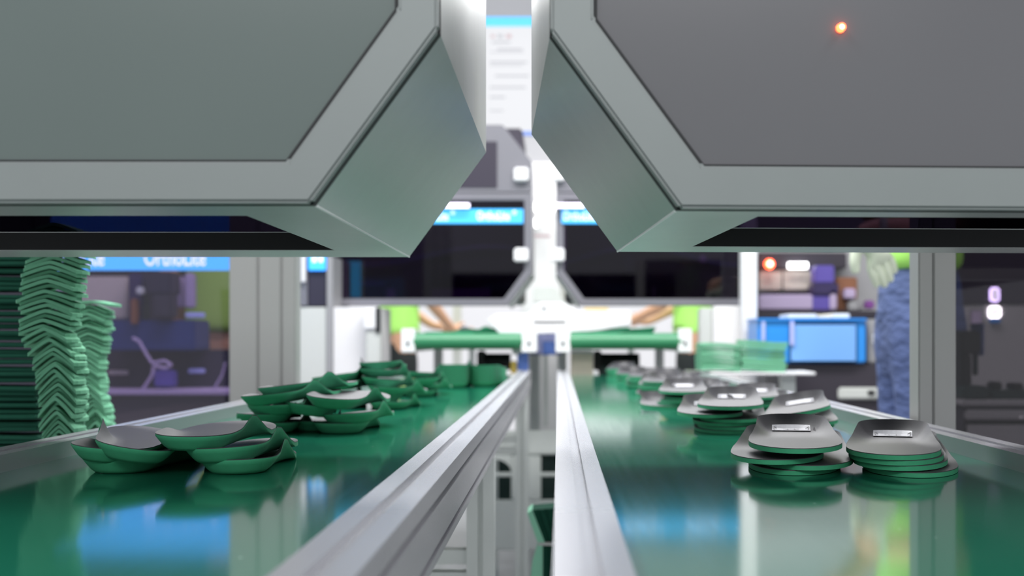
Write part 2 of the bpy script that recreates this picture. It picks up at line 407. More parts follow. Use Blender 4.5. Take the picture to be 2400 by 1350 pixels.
def make_insole(T=0.0052, cup=0.0165, wing=0.005, deep=False, flare=0.0):
    ts = [0, .004, .014, .032, .058, .09, .125, .16, .20, .26, .31, .36, .41, .46, .51, .56, .63, .70, .76, .82, .87, .91, .945, .97, .986, .996, 1.0]
    loop = []
    for t in ts:
        a, b = outline(t * L_IN); loop.append((a, t * L_IN))
    for t in ts[::-1][1:-1]:
        a, b = outline(t * L_IN); loop.append((-b, t * L_IN))
    rings = [0.0, .35, .55, .68, .78, .86, .93, 1.0]
    n = len(loop)
    def lip(x, y):
        if deep:
            h = cup * (1 - sstep(.26 * L_IN, .60 * L_IN, y))
            if x > 0: h += wing * math.exp(-((y - .44 * L_IN) / (.105 * L_IN)) ** 2)
        else:
            h = cup * (1 - sstep(.0, .62 * L_IN, y)) + .002 * (1 - sstep(.5 * L_IN, .66 * L_IN, y))
            if x > 0: h += wing * math.exp(-((y - .40 * L_IN) / (.12 * L_IN)) ** 2)
        return h
    def pos(k, r):
        x, y = loop[k]
        sy = min(max(y, .14 * L_IN), .80 * L_IN)
        return x * r, sy + (y - sy) * r
    def ztop(k, r):
        h = lip(*loop[k]); return T + h * max(0, (r - .55) / .45) ** 1.7
    def zbot(k, r):
        h = lip(*loop[k]); th = T * (1 - 0.55 * min(1, h / .012) * max(0, (r - .7) / .3))
        if r <= .70: return 0.0
        e = ztop(k, 1.0) - T * (1 - .55 * min(1, h / .012))
        return min(e * ((r - .70) / .30) ** 1.15, ztop(k, r) - .0022)
    def shell(hi, lo, push=0.0):
        mb = MB(); nr = len(rings)
        vs = []
        for fn in (hi, lo):
            for r in rings:
                for k in range(n):
                    x, y = pos(k, r)
                    vs.append((x, y, fn(k, r)))
        fs = []
        for q in range(nr - 1):
            for k in range(n):
                j = (k + 1) % n
                a, b = q * n, (q + 1) * n
                fs.append((a + k, b + k, b + j, a + j))
                a += nr * n; b += nr * n
                fs.append((a + k, a + j, b + j, b + k))
        a, b = (nr - 1) * n, (2 * nr - 1) * n
        for k in range(n):
            j = (k + 1) % n; fs.append((a + k, b + k, b + j, a + j))
        me = bpy.data.meshes.new('insole'); me.from_pydata(vs, [], fs)
        bm = bmesh.new(); bm.from_mesh(me)
        bmesh.ops.remove_doubles(bm, verts=bm.verts, dist=1e-6)
        bmesh.ops.recalc_face_normals(bm, faces=bm.faces)
        for f in bm.faces: f.smooth = True
        for e in bm.edges:
            if len(e.link_faces) == 2 and e.calc_face_angle(0) > 0.9: e.smooth = False
        bm.to_mesh(me); bm.free()
        return me
    ct = 0.0008
    foam = shell(lambda k, r: ztop(k, r) - ct, zbot)
    cover = shell(ztop, lambda k, r: ztop(k, r) - ct + 1e-5)
    mb = MB(); nx, ny = 8, 5
    def zt(x, y):
        sy = .14 * L_IN; q = max(0.0, (sy - y) / sy)
        r = math.sqrt((x / .0385) ** 2 + q * q); ye = sy - (sy - y) / r if r > .2 else y
        return T + lip(x, max(0, ye)) * max(0, (min(1, r) - .55) / .45) ** 1.7 + .0014
    vs = []
    for j in range(ny + 1):
        for i in range(nx + 1):
            x = -.0215 + .043 * i / nx; sy_ = .14 * L_IN
            yt_ = sy_ - sy_ * math.sqrt(.76 ** 2 - (x / .0385) ** 2); y = yt_ + (.036 - yt_) * j / ny
            vs.append((x, y, zt(x, y)))
    mb.add(vs, [(j * (nx + 1) + i, j * (nx + 1) + i + 1, (j + 1) * (nx + 1) + i + 1, (j + 1) * (nx + 1) + i) for j in range(ny) for i in range(nx)])
    lab = mb.mesh('label', True)
    ink = MB()
    def seg(x0, y0, x1, y1, w=.0011):
        y0 = .014 + (y0 - .030) * .82; y1 = .014 + (y1 - .030) * .82
        d = Vector((x1 - x0, y1 - y0, 0)).normalized(); p = Vector((-d.y, d.x, 0)) * w / 2
        a = Vector((x0, y0, zt(x0, y0) + .0006)); b = Vector((x1, y1, zt(x1, y1) + .0006))
        ink.add([a - p, b - p, b + p, a + p], [(0, 1, 2, 3)])
    for s in (-1, 1):
        seg(s * .004, .037, s * .009, .034); seg(s * .004, .037, s * .004, .047); seg(s * .004, .047, s * .009, .051)
        seg(s * .016, .036, s * .020, .036); seg(s * .020, .036, s * .019, .048)
    seg(-.004, .037, .004, .047); seg(-.004, .047, .004, .037)
    inkm = ink.mesh('ink', True)
    foam.materials.append(M['foam']); cover.materials.append(M['cover']); lab.materials.append(M['label']); inkm.materials.append(M['label_ink'])
    return foam, cover, lab, inkm
INS = {'R': make_insole(), 'deep': make_insole(cup=0.0105, wing=0.017, deep=True)}
def mirror_set(s):
    out = []
    for me in s:
        c = me.copy(); c.transform(Matrix.Scale(-1, 4, (1, 0, 0))); c.flip_normals(); out.append(c)
    return tuple(out)
INS['L'] = mirror_set(INS['R']); INS['deepL'] = mirror_set(INS['deep'])

def insole(kind, loc, rz, label, group, tx=0.0, ty=0.0, detail=True):
    foam, cover, lab, ink = INS[kind]
    o = link('insole', foam); o.location = loc
    o.rotation_euler = Euler((R(tx), R(ty), R(rz)), 'XYZ')
    tag(o, label, 'insole', group)
    link('top_cover', cover, None, o)
    if detail:
        l = link('heel_label', lab, None, o); link('print', ink, None, l)
    return o

ORD = ['topmost', 'second from the top', 'third from the top', 'fourth from the top', 'fifth from the top', 'sixth from the top', 'seventh from the top', 'eighth from the top', 'ninth from the top', 'tenth from the top', 'eleventh from the top', 'twelfth from the top']
PITCH = 0.0054
# right belt: neat stacks, toes towards the camera.  Each layer: (dx, dy, yaw) offsets from the stack's toe point, lowest first
def stack_right(X, Y, layers, where, detail=True, kind='R', by=-8):
    n = len(layers)
    for i, (dx, dy, yaw, *ex) in enumerate(layers):
        z = i * PITCH + (ex[0] if ex else 0.0)
        ty = ex[1] if len(ex) > 1 else 0.0
        yaw += by
        a = R(180 + yaw)
        # origin is the heel: the toe sits L_IN further along local +y
        tx_, ty_ = X + dx, Y + dy
        loc = (tx_ + math.sin(a) * L_IN, ty_ - math.cos(a) * L_IN, z + .0004)
        insole(kind, loc, 180 + yaw, 'grey-topped green insole, %s %s' % (ORD[n - 1 - i], where), 'stacked insoles on the right belt', ty=ty, detail=detail and i > n - 3)
stack_right(.234, 1.245, [(-.004, 0.012, 4), (.008, 0.006, 4), (-.026, .0, 3, .0008), (-.004, -.012, 6, .0072, 0)], 'in the front left stack on the right belt', kind='R', by=-15)
stack_right(.330, 1.235, [(.016, .0, 2), (.001, 0.002, -1, .001), (-.002, .0, 0, .001), (-.005, -.002, 0, .001)], 'in the front right stack on the right belt', kind='L', by=-14)
stack_right(.236, 1.79, [(.0, .006, 2), (.002, .004, 0), (-.002, .004, 2), (.002, .0, -2), (-.024, -.004, 3, .0015), (.0, -.012, 0, .0078)], 'in the second-row left stack on the right belt', by=-9)
stack_right(.334, 1.80, [(.01, .03, 0), (.016, .01, 1), (.022, .0, 3, .001), (.0, -.01, -3, .0095, 9)], 'in the second-row right stack on the right belt', kind='L', by=-9)
stack_right(.236, 2.44, [(-.022, .0, 10), (-.002, .006, 2), (.0, .0, 0), (.004, .0, -2), (.0, -.01, 2, .006)], 'in the third-row left stack on the right belt')
stack_right(.362, 2.40, [(.0, .0, -4), (.006, .0, -8), (.0, .0, -2), (.0, -.01, -3, .003)], 'in the third-row right stack on the right belt', kind='L')
stack_right(.232, 2.95, [(-.008, 0, 3), (.004, 0, -2), (0, 0, 0), (-.004, 0, 2), (.0, 0, 4), (.002, 0, 0, .002)], 'in the fourth-row left stack on the right belt', detail=False)
stack_right(.345, 2.98, [(.0, 0, 0), (.004, 0, -3), (.0, 0, 2, .001)], 'in the fourth-row right stack on the right belt', False, kind='L')
stack_right(.226, 3.42, [(.0, 0, 2), (-.006, 0, 0), (.004, 0, 0), (0, 0, 3), (0, 0, 0), (0, 0, -2)], 'in the fifth-row left stack on the right belt', False)
stack_right(.33, 3.45, [(0, 0, 0), (.004, 0, 2), (0, 0, 0), (0, 0, -3)], 'in the fifth-row right stack on the right belt', False, kind='L')
stack_right(.215, 3.86, [(.0, 0, 0), (.004, 0, 2), (0, 0, -2), (0, 0, 0), (0, 0, 2)], 'in the sixth-row left stack on the right belt', False)
stack_right(.32, 3.90, [(.0, 0, 0), (.004, 0, 2), (0, 0, -2), (0, 0, 0)], 'in the sixth-row right stack on the right belt', False, kind='L')
stack_right(.20, 4.28, [(.0, 0, 0), (.004, 0, 2), (0, 0, -2), (0, 0, 0), (0, 0, 2), (0, 0, 0)], 'in the last left stack on the right belt', False)

# left belt: tumbled heaps, heels towards the camera.  (x px of heel centre, Y, height of its underside, yaw, roll, pitch, kind, words)
def heap(items, where, detail=True, group='tumbled insoles on the left belt'):
    for (xp, Y, z, yaw, roll, pitch, kind, words) in items:
        X = (xp - PX) * Y / F
        insole(kind, (X, Y, z + .0005), yaw, 'green insole %s %s' % (words, where), group, tx=pitch, ty=roll, detail=detail)
heap([(255, 1.262, .000, 0, 0, 0, 'deep', 'flat on the belt at lower left'),
      (548, 1.255, .000, 7, -1, 0, 'deep', 'flat on the belt at lower right'),
      (220, 1.25, .0122, -3, 5, 0, 'deep', 'with open dark cup, upper left'),
      (304, 1.235, .0130, 14, 9, 3, 'deepL', 'with white heel label and pointed side, leaning'),
      (505, 1.245, .0122, 1, -3, 0, 'deep', 'with arched side wing, middle right'),
      (428, 1.24, .0240, -1, 1, 2, 'deep', 'topmost and level')], 'in the front left-belt heap')
heap([(632, 1.80, .000, 6, 0, 0, 'deep', 'lowest of the left column'),
      (615, 1.79, .0130, 9, 0, 0, 'deep', 'second up in the left column'),
      (638, 1.785, .0260, 6, -2, 0, 'deep', 'third up in the left column'),
      (603, 1.775, .0400, -12, -5, 2, 'deep', 'tilted across the top of the left column'),
      (640, 1.83, .0500, -14, -6, 2, 'deep', 'hanging over the back of the left column'),
      (745, 1.84, .000, 14, 0, 0, 'deep', 'in the dark at the bottom middle'),
      (792, 1.79, .000, 4, 0, 0, 'deep', 'flat on the belt at the right foot'),
      (808, 1.785, .0140, 0, -3, 0, 'deep', 'with bright label and pointed wing'),
      (728, 1.785, .0255, 14, 8, 0, 'deep', 'leaning in the middle'),
      (762, 1.765, .0365, -6, 5, 2, 'deep', 'with big arched wing, topmost at right')], 'in the second left-belt heap')
heap([(765, 2.42, .048, -8, -8, 0, 'deep', 'tilted at the left end'),
      (785, 2.43, .034, 0, -6, 0, 'deep', 'under the tilted one at the left end'),
      (800, 2.45, .000, 8, 0, 0, 'deep', 'lowest at the left end'),
      (796, 2.45, .016, 10, 0, 0, 'deep', 'second up at the left end'),
      (905, 2.40, .000, 0, 0, 0, 'deep', 'flat on the belt in the middle'),
      (900, 2.41, .014, 12, 2, 0, 'deep', 'second up in the middle'),
      (897, 2.40, .028, -6, 3, 0, 'deep', 'third up in the middle'),
      (885, 2.42, .043, -2, 6, 0, 'deep', 'with curled wing in the middle'),
      (880, 2.48, .059, 0, 2, 0, 'deep', 'level on top'),
      (885, 2.50, .073, 4, -3, 0, 'deepL', 'highest of all')], 'in the third left-belt heap')
heap([(985, 2.92, .000, 8, 0, 0, 'deep', 'lowest'), (978, 2.93, .014, -6, 0, 0, 'deep', 'second up'),
      (985, 2.91, .028, 0, -3, 0, 'deep', 'third up'), (970, 2.92, .043, 0, 4, 0, 'deep', 'topmost')], 'in the fourth left-belt heap', False)
for k in range(10):
    insole('deep', ((1061 - PX) * 3.45 / F, 3.45, k * .0054 + .0005), 2, 'green insole, %s in the left nested pile far along the left belt' % ORD[9 - k], 'nested insoles on the left belt', detail=False)
for k in range(9):
    insole('deepL', ((1125 - PX) * 3.55 / F, 3.55, k * .0056 + .0005), -6, 'green insole, %s in the right nested pile far along the left belt' % ORD[8 - k], 'nested insoles on the left belt', detail=False)

# ================================================================== STACKS BESIDE THE LEFT CONVEYOR
tb = thing('side_table', (-0.98, 2.1, 0), 'grey side table carrying stacked foam sheets behind the left rail', 'table')
MB().box(-.36, .36, -.55, .55, -.115, -.095).build('table_top', 'cabinet_grey', tb, bevel=.003)
for sx in (-1, 1):
    for sy in (-1, 1):
        MB().box(sx * .33 - .02, sx * .33 + .02, sy * .52 - .02, sy * .52 + .02, FLOOR, -.115).build('leg', 'leg_grey', tb)
def chevron(hw, rise, T, Ly, droop=0.0):
    xs = [-1, -.8, -.55, -.3, -.12, 0, .12, .3, .55, .8, 1]
    prof = []
    for s in xs:
        prof.append((s * hw, rise * (1 - abs(s) ** 1.25) - droop * (1 if s > 0 else 0) * s * s))
    n = len(prof); vs = []; ys = [0, .008, .02, Ly - .02, Ly]
    for q, y in enumerate(ys):
        wsc = (.86, .96, 1, 1, .85)[q]
        for top in (0, 1):
            for x, z in prof: vs.append((x * wsc, y, z + top * T))
    fs = []
    for q in range(len(ys) - 1):
        a, b = q * 2 * n, (q + 1) * 2 * n
        for i in range(n - 1):
            fs += [(a + i, b + i, b + i + 1, a + i + 1), (a + n + i, a + n + i + 1, b + n + i + 1, b + n + i)]
        fs += [(a, a + n, b + n, b), (a + n - 1, b + n - 1, b + 2 * n - 1, a + 2 * n - 1)]
    for base in (0, (len(ys) - 1) * 2 * n):
        for i in range(n - 1): fs.append((base + i, base + i + 1, base + n + i + 1, base + n + i))
    return MB().add(vs, fs).mesh('folded_sheet', True)
CH = {}
def chev(hw, rise, T=.0046, Ly=.045):
    key = (round(hw, 3), round(rise, 3), T)
    if key not in CH: CH[key] = chevron(key[0], key[1], T, Ly); CH[key].materials.append(M['foam_pale'])
    return CH[key]
def lerp_tab(tab, t):
    for (a, *va), (b, *vb) in zip(tab[:-1], tab[1:]):
        if a <= t <= b: return [p + (q - p) * (t - a) / (b - a) for p, q in zip(va, vb)]
    return list(tab[-1][1:])
rnd = random.Random(3)
# front stack: (y px, centre px, half width m, rise m)
tabA = [(480, 128, .043, .013), (610, 130, .042, .013), (690, 113, .043, .012), (790, 106, .036, .014), (830, 122, .034, .020), (900, 133, .031, .022), (1000, 137, .027, .026), (1150, 128, .026, .026)]
Y1 = 1.72
z = -.094; k = 0
while z < .275:
    ypx = PY - (z - H) * F / Y1
    cx, hw, rise = lerp_tab(tabA, ypx); cx -= 3
    o = link('foam_sheet', chev(round(hw / .003) * .003, round(rise / .004) * .004))
    o.location = ((cx + rnd.uniform(-4, 4) - PX) * Y1 / F, Y1 + rnd.uniform(-.006, .006), z - rise * .0)
    o.rotation_euler = (0, R(rnd.uniform(-3, 3)), R(rnd.uniform(-4, 4)))
    tag(o, 'bent pale green foam sheet in the tall leaning stack behind the left rail', 'foam sheet', 'sheets of the tall leaning stack')
    z += .0062 + rnd.choice((0, 0, 0, .0006, .0028)) * .6; k += 1
tabB = [(600, 222, .034, .010), (720, 222, .033, .010), (790, 216, .033, .012), (840, 213, .026, .014), (900, 212, .026, .018), (980, 232, .024, .022), (1150, 250, .023, .024)]
Y2 = 2.32
z = -.094
while z < .185:
    ypx = PY - (z - H) * F / Y2
    cx, hw, rise = lerp_tab(tabB, ypx); cx -= 12
    hw *= 1.05
    o = link('foam_sheet', chev(round(hw / .003) * .003, round(rise / .004) * .004))
    o.location = ((cx + rnd.uniform(-3, 3) - PX) * Y2 / F, Y2 + rnd.uniform(-.006, .006), z)
    o.rotation_euler = (0, R(rnd.uniform(-3, 3)), R(rnd.uniform(-4, 4)))
    tag(o, 'bent pale green foam sheet in the shorter stack beside the window', 'foam sheet', 'sheets of the shorter stack')
    z += .0072
o = link('foam_sheet', chev(.042, .004)); o.location = ((218 - PX) * Y2 / F, Y2 - .01, z + .008); o.rotation_euler = (0, R(4), R(-8))
tag(o, 'flat green foam sheet lying on top of the shorter stack', 'foam sheet')
dk = MB().box(0, .25, 0, .085, 0, .0072).mesh('dark_sheet', True, bevel=.0028)
dk.materials.append(M['foam_dark'])
z = -.094
while z < .29:
    o = link('dark_foam_sheet', dk); o.location = (-.800 - .25 + rnd.uniform(-.003, .003) - (z - .1) * .04, 1.96 + rnd.uniform(-.003, .003), z)
    o.rotation_euler = (0, R(rnd.uniform(-.6, .9)), R(rnd.uniform(-1, 1)))
    tag(o, 'dark green foam slab in the stack at the left edge of the picture', 'foam sheet', 'slabs of the dark stack')
    z += .0094

# ================================================================== FAR STATION: conveyors, doors, bridge
def far_conveyor(label, x0p, x1p, pl, pr, mirror):
    Yc = 4.75
    o = thing('belt_conveyor', (0, 0, 0), label, 'conveyor', 'far belt conveyors')
    a = pt(x0p, 800, Yc); b = pt(x1p, 800, Yc)
    MB().cyl((a.x, Yc, .124), (b.x, Yc, .124), .0305, n=32).build('roller', 'roller_green', o, smooth=False)
    MB().box(a.x, b.x, Yc, 8.4, .150, .1545).build('belt', 'belt_green', o)
    MB().box(a.x, b.x, Yc + .03, 8.4, .0935, .097).build('belt_return', 'belt_green', o)
    for (q0, q1) in (pl, pr):
        u = pt(q0, 770, Yc - .03); v = pt(q1, 826, Yc - .03)
        pl_ = MB().box(u.x, v.x, Yc - .03, Yc + .05, v.z, u.z).build('end_plate', 'plastic_white', o, bevel=.003)
        xc = (u.x + v.x) / 2
        MB().cyl((xc, Yc - .031, .118), (xc, Yc - .036, .118), .006, n=12).build('bolt', 'bolt', pl_)
        MB().box(u.x + .008, v.x - .008, Yc + .05, 8.4, .085, .150).build('side_rail', 'plastic_white', o)
        for ly in (5.9, 8.2):
            MB().box(u.x + .006, v.x - .006, ly, ly + .045, FLOOR, .085).build('leg', 'leg_grey', o)
    return o
far_conveyor('raised far conveyor with green roller, left of the centre bracket', 970, 1224, (940, 972), (1222, 1258), -1)
far_conveyor('raised far conveyor with green roller, right of the centre bracket', 1336, 1598, (1302, 1337), (1590, 1622), 1)
for i, (xp, dY, yaw, kd) in enumerate(((1075, 5.0, 80, 'deep'), (1130, 5.05, 100, 'deepL'), (1405, 5.0, 85, 'R'), (1465, 5.0, 95, 'L'))):
    X = (xp - PX) * dY / F
    insole(kd, (X + (.12 if 1 else 0), dY, .1555), yaw, 'dark insole on the far %s conveyor, %s one' % ('left' if i < 2 else 'right', ('first', 'second')[i % 2]), 'insoles on the far conveyors', detail=False)

def poly_at(pts, Y, ox=0.0): return [(pt(x, y, Y).x - ox, pt(x, y, Y).z) for x, y in pts]
def door(label, outer, inner, upper, win, latches, corner, Y=5.2, ux=None):
    o = thing('machine_door', (0, Y, 0), label, 'machine door', 'doors of the far station')
    MB().ring(poly_at(outer, Y), poly_at(inner, Y), 0, .03).build('door_frame', 'frame_dark', o, bevel=.003)
    MB().prism(poly_at(inner, Y), .012, .018).build('door_window', 'glass_dark', o)
    MB().prism(poly_at(upper, Y), 0, .03).build('upper_panel', 'frame_dark', o, bevel=.003)
    if win:
        x0, x1, y0, y1 = win
        a = pt(x0, y1, Y); b = pt(x1, y0, Y)
        MB().box(a.x, b.x, -.004, .0, a.z, b.z).build('control_window', 'dark_machine', o)
    for (lx, ly) in latches:
        a = pt(lx - 17, ly + 16, Y); b = pt(lx + 17, ly - 16, Y)
        lt = MB().box(a.x, b.x, -.03, -.001, a.z, b.z).build('latch', 'plastic_white', o, bevel=.006)
    # side sheets running back from the door edge
    pa = poly_at(corner, Y)
    for (p, q) in zip(pa[:-1], pa[1:]):
        MB().add([(p[0], .03, p[1]), (q[0], .03, q[1]), (q[0], .548, q[1]), (p[0], .548, p[1])], [(0, 1, 2, 3)]).build('side_sheet', 'plastic_white', o)
    return o
door('dark glass machine door left of the bright gap, cut lower corner',
     [(765, 717), (1190, 717), (1247, 640), (1247, 452), (765, 452)], [(783, 700), (1181, 700), (1229, 634), (1229, 470), (783, 470)],
     [(765, 451), (1247, 451), (1247, 380), (1178, 292), (765, 292)], (1040, 1165, 332, 440), [(1222, 410), (1222, 598)],
     [(1190, 717), (1247, 640), (1247, 380), (1178, 292)])
door('dark glass machine door right of the bright gap, cut lower corner',
     [(1740, 717), (1360, 717), (1303, 640), (1303, 452), (1740, 452)], [(1733, 700), (1369, 700), (1321, 634), (1321, 470), (1733, 470)],
     [(1740, 451), (1303, 451), (1303, 380), (1372, 292), (1740, 292)], None, [(1306, 410), (1306, 598)],
     [(1360, 717), (1303, 640), (1303, 380), (1372, 292)])
def brand_band(label, x0, x1, y0, y1, Y, centres, th, name='light_box_sign', br='', posts=None):
    a = pt(x0, y1, Y); b = pt(x1, y0, Y)
    o = thing(name, (0, Y, 0), label, 'sign', 'blue light box signs')
    MB().box(a.x, b.x, 0, .02, a.z, b.z).build('sign_panel', 'sign_blue' + br, o)
    for q in posts or ():
        MB().box(pt(q, 0, Y).x, pt(q + 8, 0, Y).x, .021, .05, FLOOR, b.z).build('sign_post', 'leg_grey', o)
    for c, cy in centres:
        p = pt(c, cy, Y)
        if not (a.x - .02 < p.x < b.x + .02): continue
        t = text_mesh('lettering', 'OrthoLite', th, 'sign_white' + br, o, (p.x, -.001, p.z)); t.scale = (.82, 1, 1.25)
        r = text_mesh('lettering', '\u00ae', th * .55, 'sign_white' + br, o, (p.x + th * 2.15, -.001, p.z + th * .35))
    return o
brand_band('blue lit sign with white lettering across the left far door', 785, 1226, 490, 523, 5.19, [(1156, 507), (1012, 507), (868, 507)], .040)
brand_band('blue lit sign with white lettering across the right far door', 1316, 1735, 490, 523, 5.19, [(1358, 507), (1502, 507), (1646, 507)], .040)
for (a0, a1, lab) in ((1000, 1100, 'lilac reflection of a tube lamp above the blue sign on the left far door'), (1302, 1370, 'lilac reflection of a tube lamp above the blue sign on the right far door')):
    u = pt(a0, 482, 5.16); v = pt(a1, 482, 5.16)
    o = thing('tube_reflection', (0, 5.16, 0), lab, 'lamp', 'lilac tube lamp reflections')  # glowing bar stands in for a tube lamp reflected in the door glass
    MB().cyl((u.x, 0, u.z), (v.x, 0, v.z), .009, n=12).build('tube', 'lamp_lilac', o)
    MB().box(u.x, v.x, .006, .03, u.z - .008, u.z + .008).build('lamp_holder', 'frame_dark', o)  # backing of the painted reflection, no lamp is mounted here

# dark machines inside the far doors
for (x0, x1, lab, xs) in ((700, 1225, 'dark machine body behind the left far door', ((1010, 1150, 676, 705, 'plum'), (905, 925, 676, 705, 'lilac'), (840, 900, 660, 668, 'purple'))),
                          (1325, 1735, 'dark machine body behind the right far door', ((1465, 1480, 598, 640, 'purple_dark'), (1640, 1655, 598, 615, 'lilac'), (1530, 1536, 672, 700, 'cabinet_grey')))):
    Yb = 5.75
    o = thing('press_unit', (0, Yb, 0), lab, 'machine', 'dark machines inside the far doors')
    a = pt(x0, 708, Yb); b = pt(x1, 300, Yb)
    MB().box(a.x, b.x, 0, .6, a.z, b.z).build('housing', 'dark_machine', o, bevel=.01)
    sx_ = (702, 758) if x0 < 1000 else (1690, 1732)
    MB().box(pt(sx_[0], 0, Yb).x, pt(sx_[1], 0, Yb).x, .05, .3, FLOOR, a.z).build('stand', 'leg_grey', o)
    for (q0, q1, r0, r1, mm) in xs:
        u = pt(q0, r1, Yb - .05); v = pt(q1, r0, Yb - .05)
        MB().box(u.x, v.x, -.05, -.001, u.z, v.z).build('fitting', mm, o, bevel=.004)
    pts = [pt(x0 + (x1 - x0) * f, 600 + 22 * math.sin(f * 5.5 + (0 if x0 < 1000 else 2.4)), Yb - .03) for f in [i / 12 for i in range(13)]]
    MB().tube([(p.x, -.03, p.z) for p in pts], .008).build('hose', 'blue_deep', o)

# white guide bridge in the middle
Yg = 4.98
o = thing('guide_bridge', (0, Yg, 0), 'white cross bracket bridging the two far conveyors', 'bracket')
MB().prism(poly_at([(1140, 750), (1165, 736), (1240, 735), (1262, 708), (1322, 708), (1352, 728), (1478, 728), (1480, 762), (1400, 776), (1335, 780), (1225, 784), (1172, 784)], Yg), 0, .05).build('bridge_plate', 'plastic_white', o, bevel=.004)
MB().prism(poly_at([(1250, 672), (1300, 672), (1322, 708), (1250, 708)], Yg), .005, .06).build('clamp_block', 'plastic_grey', o, bevel=.003)
a = pt(1250, 758, Yg); b = pt(1326, 752, Yg)
MB().box(a.x, b.x, -.002, 0, a.z, b.z).build('slot', 'slot_dark', o)
p_ = pt(1275, 722, Yg); MB().cyl((p_.x, -.006, p_.z), (p_.x, 0, p_.z), .006, n=10).build('bolt', 'bolt', o)
# blocks under the rollers
def small(name, label, cat, parts, Y, group=None):
    o = thing(name, (0, Y, 0), label, cat, group)
    for (nm, x0, x1, y0, y1, d, m, *off) in parts:
        dy = off[0] if off else 0
        a = pt(x0, y1, Y + dy); b = pt(x1, y0, Y + dy)
        MB().box(a.x, b.x, dy, dy + d, a.z, b.z).build(nm, m, o, bevel=min(.006, (b.x - a.x) * .2, (b.z - a.z) * .2))
    return o
small('drive_cover', 'cream drive cover under the right far roller', 'cover', [('cover_shell', 1338, 1390, 826, 890, .3, 'cream'), ('cover_lid', 1338, 1392, 822, 828, .3, 'plastic_white', -.004)], 4.9)
small('valve_block', 'small blue and yellow valve block beside the left rail end', 'valve block', [('valve_body', 1212, 1238, 818, 872, .05, 'blue_label'), ('valve_cap', 1196, 1211, 846, 876, .05, 'yellow'), ('fitting', 1200, 1222, 815, 832, .04, 'plastic_white', -.01)], 4.86)
for (x0, x1, lab) in ((1118, 1196, 'black drive motor under the left far roller'), (1392, 1500, 'black drive motor under the right far roller')):
    Ym = 5.0
    o = thing('drive_motor', (0, Ym, 0), lab, 'motor', 'drive motors under the far rollers')
    a = pt(x0, 868, Ym); b = pt(x1, 828, Ym)
    MB().cyl((a.x, .05, (a.z + b.z) / 2), (b.x, .05, (a.z + b.z) / 2), (b.z - a.z) / 2, n=20).build('motor_can', 'black_plastic', o)
    MB().box(a.x + .02, b.x - .03, -.005, .11, a.z - .02, a.z + .02).build('motor_foot', 'dark_green', o, bevel=.004)
    MB().box(a.x, a.x + .03, -.01, .11, a.z, b.z + .01).build('gear_box', 'black_plastic', o, bevel=.005)
    # bracket carrying the motor down to the floor
    MB().box(a.x + .04, a.x + .08, .03, .07, FLOOR, a.z - .02).build('motor_stand', 'leg_grey', o)
small('notice_board', 'pale lavender board with a blue shape behind the centre end plates', 'board', [('board_sheet', 1240, 1320, 775, 832, .01, 'blue_strip'), ('blue_shape', 1272, 1302, 800, 832, .004, 'blue_label', -.006), ('board_post', 1274, 1284, 832, 1000, .01, 'leg_grey')], 5.6)

# ================================================================== WHITE CABINET AND POSTS ON THE LEFT
o = thing('frame_post', (0, 3.0, 0), 'wide grey aluminium post between the left window and white cabinet', 'post', 'grey frame posts')
for (x0, x1) in ((537, 604), (606, 659), (661, 693)):
    a = pt(x0, 0, 3.0).x; b = pt(x1, 0, 3.0).x
    MB().box(a, b, 0, .06, FLOOR, 1.0).build('profile', 'post_grey', o, bevel=.003)
MB().box(pt(537, 0, 3).x + .003, pt(693, 0, 3).x - .003, .004, .056, FLOOR, 1.0).build('backing', 'slot_dark', o)
o = thing('frame_post', (0, 1.85, 0), 'grey aluminium post in front of the person in jeans', 'post', 'grey frame posts')
for (x0, x1) in ((2153, 2186.5), (2188, 2241)):
    a = pt(x0, 0, 1.85).x; b = pt(x1, 0, 1.85).x
    MB().box(a, b, 0, .05, FLOOR, .66).build('profile', 'post_grey', o, bevel=.002)
MB().box(pt(2154, 0, 1.85).x, pt(2240, 0, 1.85).x, .004, .046, FLOOR, .66).build('backing', 'gasket', o)
def window_pane(label, x0, x1, y0, z0, z1, m, fr):
    o = thing('window_panel', (0, y0, 0), label, 'window panel')
    MB().box(x0, x1, 0, .006, z0, z1).build('pane', m, o)
    MB().box(x0 if fr < 0 else x1 - .03, (x0 + .03) if fr < 0 else x1, -.01, .03, z0, z1).build('pane_frame', 'post_grey', o)
    MB().box(x0, x1, -.01, .03, z0 - .03, z0).build('pane_frame', 'post_grey', o)
    return o
window_pane('purple tinted window left of the wide grey post', -1.75, pt(537, 0, 3.02).x, 3.02, FLOOR + .03, 1.0, 'glass_purple', -1)
window_pane('smoked glass window at the right edge beside the post', pt(2241, 0, 1.87).x, 1.35, 1.87, FLOOR + .03, .66, 'glass_smoke', 1)

